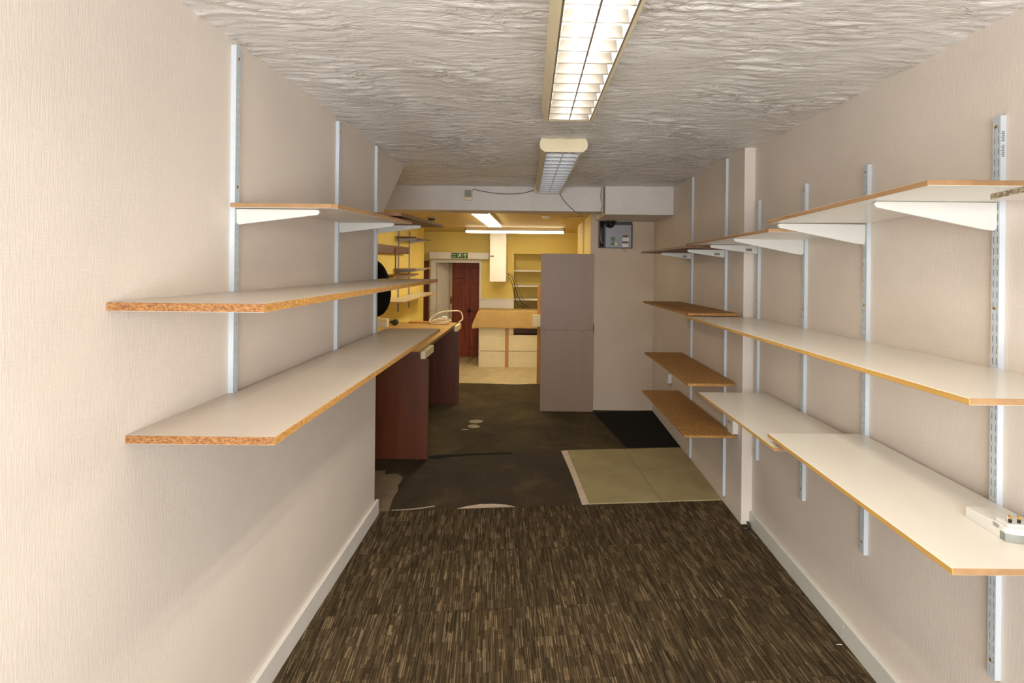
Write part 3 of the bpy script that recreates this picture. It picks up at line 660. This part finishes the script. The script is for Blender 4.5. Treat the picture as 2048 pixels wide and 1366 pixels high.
for i in range(nx+1):
    for j in range(ny+1):
        sx = -1.23+1.68*i/nx; sy = 9.41-.70*j/ny        # flat cloth coordinates
        dx = max(0, -1.015-sx); dy = max(0, 9.025-sy); d = max(dx*1.15, dy)
        X = max(sx, -1.015)-.45*dx+(.004*math.sin(sx*9) if dy else 0); Y = max(sy, 9.025)-.10*dy-.012*min(1, dy*6)*(1+math.sin(sx*11+1)*.8)-(.30*min(dx, dy))
        zz = .783-d*.96+.0015*math.sin(sx*23+sy*11)
        v.append((X, Y, max(zz, .783-.315)))
for i in range(nx):
    for j in range(ny): f.append((i*(ny+1)+j, (i+1)*(ny+1)+j, (i+1)*(ny+1)+j+1, i*(ny+1)+j+1))
me = pydata(v, f)
for p in me.polygons: p.use_smooth = True
o = link('counter_cloth', me, 'cloth_tan'); m = o.modifiers.new('solid', 'SOLIDIFY'); m.thickness = .003; m.offset = 1
tag(o, 'tan cloth draped over the cream counter with a flared corner', 'cloth')

# ------------------------------------------------------------------ tall panel, boards beside the pilaster
p = empty('tall_panel', (.33, 5.66, 0)); tag(p, 'tall grey-brown laminate panel standing beside the pilaster', 'panel')
box('upper_board', (.038, .612, 5.672, 5.69, .889, 1.718), 'laminate_grey', p, .0015); box('lower_board', (.042, .618, 5.67, 5.688, .004, .886), 'laminate_grey', p, .0015)
for a, zz in ((.075, .91), (.078, .87), (.08, .855), (.33, .925), (.328, .885), (.33, .86), (.50, .88), (.505, .86), (.565, .905)):
    s = link('screw_hole', lathe([(.004, 0), (.004, .001)], 8, 'Y'), 'screw_dark', p); s.location = Vector((a, 5.6695, zz))-p.location
box('edge_clip', (.613, .622, 5.665, 5.69, .85, .95), 'dark_wood', p)
o = empty('orange_board', (.2, 6.94, 0)); tag(o, 'orange-brown board with small cream box, showing behind the tall panel', 'board')
box('board', (.004, .40, 6.93, 6.95, .004, 1.315), 'board_orange', o, .002)
cbx = box('switch_box', (-.058, .10, 6.845, 6.93, .775, .93), 'cream_plastic', o, .003)
q = link('front_plate', boxme(-.07, .07, -.0465, -.0425, .015, .125), 'panel_cream', cbx)

# ------------------------------------------------------------------ service recess on the pilaster
e = empty('service_panel', (.86, YP, 1.785)); tag(e, 'grey service panel with stickers high on the pilaster', 'service panel')
box('back_plate', (.666, 1.038, YP-.006, YP, 1.785, 2.076), 'dark_grey', e); box('cover', (.742, 1.026, YP-.022, YP-.006, 1.792, 2.04), 'steel_grey', e, .002); box('rim', (1.026, 1.038, YP-.026, YP-.006, 1.785, 2.05), 'dark_grey', e)
box('sticker', (.80, .845, YP-.0235, YP-.022, 1.818, 1.848), 'green_label', e); box('sticker', (.845, .87, YP-.0235, YP-.022, 1.818, 1.846), 'cream_plastic', e)
s = link('sticker', lathe([(.026, 0), (.026, .0012)], 20, 'Y'), 'green_label', e); s.location = Vector((.825, YP-.022, 1.886))-e.location
for (a, b_, z0, z1) in ((.93, .99, 1.905, 1.928), (.925, .985, 1.84, 1.858)):
    box('sticker', (a, b_, YP-.0235, YP-.022, z0, z1), 'dark_wood', e); box('sticker', (a, b_+.01, YP-.0233, YP-.022, z0-.04, z0-.001), 'white_plastic', e)
tube('conduit', [(.70, YP-.03, 2.078), (.70, YP-.03, 1.9), (.702, YP-.03, 1.80)], .022, 'black_plastic', e, 10, 2)
tube('loop_wire', [(.672, YP-.045, 2.07), (.674, YP-.055, 1.95), (.69, YP-.06, 1.86), (.72, YP-.055, 1.835)], .003, 'grey_plastic', e)
tube('dangling_wire', [(.92, YP-.02, 1.79), (.945, YP-.02, 1.775), (.968, YP-.018, 1.765), (.97, YP-.018, 1.742)], .0025, 'cable_grey', e)
dm = empty('dome_camera', (.785, YP-.075, 2.0795)); tag(dm, 'black dome camera under the white boxed corner', 'camera')
link('base', lathe([(.066, -.022), (.066, 0)], 28), 'black_plastic', dm); me = lathe([(.002, -.078), (.022, -.074), (.040, -.062), (.052, -.044), (.056, -.022)], 28)
x = NT('dome_gloss'); x.b.inputs['Base Color'].default_value = (.006, .007, .006, 1); x.rough(.06); M['dome_gloss'] = x.m
link('dome', me, 'dome_gloss', dm)

# ------------------------------------------------------------------ beam fittings and wires
t = empty('junction_box', (-.665, 5.0, 2.203)); tag(t, 'small cream box on the front of the beam', 'junction box')
box('case', (-.70, -.63, 4.965, 4.999, 2.205, 2.305), 'cream_plastic', t, .004); box('lid', (-.695, -.635, 4.96, 4.965, 2.235, 2.30), 'grey_plastic', t, .002)
tag(tube('cable', [(-.63, 4.985, 2.305), (-.60, 4.985, 2.31), (-.533, 4.985, 2.295), (-.365, 4.985, 2.273), (-.174, 4.985, 2.277), (-.05, 4.96, 2.303), (.02, 4.9, 2.32)], .004, 'cable_grey'), 'grey cable drooping along the beam from the cream box', 'cable')
tag(tube('cable', [(.17, 4.9, 2.31), (.205, 4.985, 2.28), (.257, 4.985, 2.201), (.353, 4.985, 2.11), (.385, 4.99, 2.095), (.42, 5.05, 2.09), (.45, 5.32, 2.09), (.38, 5.6, 2.12), (.28, 6.2, 2.15)], .004, 'cable_grey'), 'grey cable running down the beam from the unlit light', 'cable')
tag(tube('cable', [(.605, 4.985, 2.34), (.598, 4.982, 2.25), (.612, 4.98, 2.17), (.60, 4.98, 2.12), (.615, 4.985, 2.095)], .003, 'cable_grey'), 'thin grey wire hanging in the gap beside the white boxed corner', 'cable')
tag(tube('cable', [(.618, 4.98, 2.34), (.61, 4.975, 2.2), (.62, 4.975, 2.12), (.606, 4.98, 2.09), (.60, 5.05, 2.07)], .003, 'paper_pale'), 'thin pale wire hanging in the gap beside the white boxed corner', 'cable')
tag(tube('pipe', [(.570, 6.55, 0.01), (.570, 6.55, 1.2), (.570, 6.55, 2.155)], .010, 'cream_plastic', None, 10, 2), 'thin vertical pipe on the yellow side of the pilaster', 'pipe')

# ------------------------------------------------------------------ small wall and floor items
def wall_socket(y0, y1, z0, z1, label):
    s = empty('wall_socket', (XF, (y0+y1)/2, z0)); tag(s, label, 'socket')
    box('back_box', (XF-.03, XF, y0, y1, z0, z1), 'white_plastic', s, .004); box('face_plate', (XF-.036, XF-.03, y0-.004, y1+.004, z0-.004, z1+.004), 'white_plastic', s, .002)
    for yy in (y0+(y1-y0)*.3, y0+(y1-y0)*.7): box('switch', (XF-.040, XF-.036, yy-.006, yy+.006, z1-.03, z1-.012), 'grey_plastic', s)
    return s
wall_socket(4.93, 5.08, .49, .575, 'white double wall socket below the middle brown board')
wall_socket(3.30, 3.385, .545, .63, 'white wall box beside the lowest brown board, near the wall step')
tag(tube('cable_end', [(1.318, 3.40, .015), (1.322, 3.30, .02), (1.318, 3.21, .022), (1.296, 3.175, .018), (1.27, 3.18, .014)], .008, 'cable_black'), 'dark cable end curling out by the right skirting', 'cable')
o = link('paper_scrap', prism([(-.012, -.001), (.012, -.002), (.012, .002), (-.012, .0015)], 'Z', 0, .002), 'white_plastic', None, (1.30, 2.22, .0082)); tag(o, 'tiny white scrap lying on the striped carpet', 'scrap')

# white plug with grey end, pins up, on the lowest white shelf
pg = empty('plug_adapter', (1.185, 1.335, Z-.679), math.radians(-4)); tag(pg, 'white plug-in adapter with grey end lying pins up', 'plug adapter')
def rounded(x0, x1, y0, y1, bow, n=8):
    pts = [(x0, y1), (x0, y0)]
    pts += [(x0+(x1-x0)*i/n, y0-bow*math.sin(math.pi*i/n)) for i in range(1, n)]
    return pts+[(x1, y0), (x1, y1)]
bev(link('body', prism(rounded(-.018, .045, -.045, -.004, .010), 'Z', .0205, .036), 'white_plastic', pg), .002)
bev(link('long_body', prism([(.085, .0005), (.085, .028), (-.004, .035), (-.028, .0355), (-.028, .0005)], 'X', -.018, .045), 'white_plastic', pg), .001)
bev(link('grey_end', prism(rounded(-.018, .045, -.045, -.028, .010), 'Z', .0005, .0205), 'grey_plastic', pg), .001)
bev(link('pin_plate', boxme(-.010, .040, -.042, -.005, .036, .042), 'white_plastic', pg), .001)
for a in (.0035, .0245):
    q = link('pin', boxme(a-.0032, a+.0032, -.034, -.030, .042, .0515), 'black_plastic', pg)
    t = link('pin_tip', prism([(-.0032, 0), (.0032, 0), (.0032, .0065), (.002, .0088), (-.002, .0088), (-.0032, .0065)], 'Y', -.034, -.030), 'pin_brass', q, (a, 0, .0515))
q = link('earth_pin', boxme(.011, .017, -.014, -.010, .042, .050), 'white_plastic', pg)
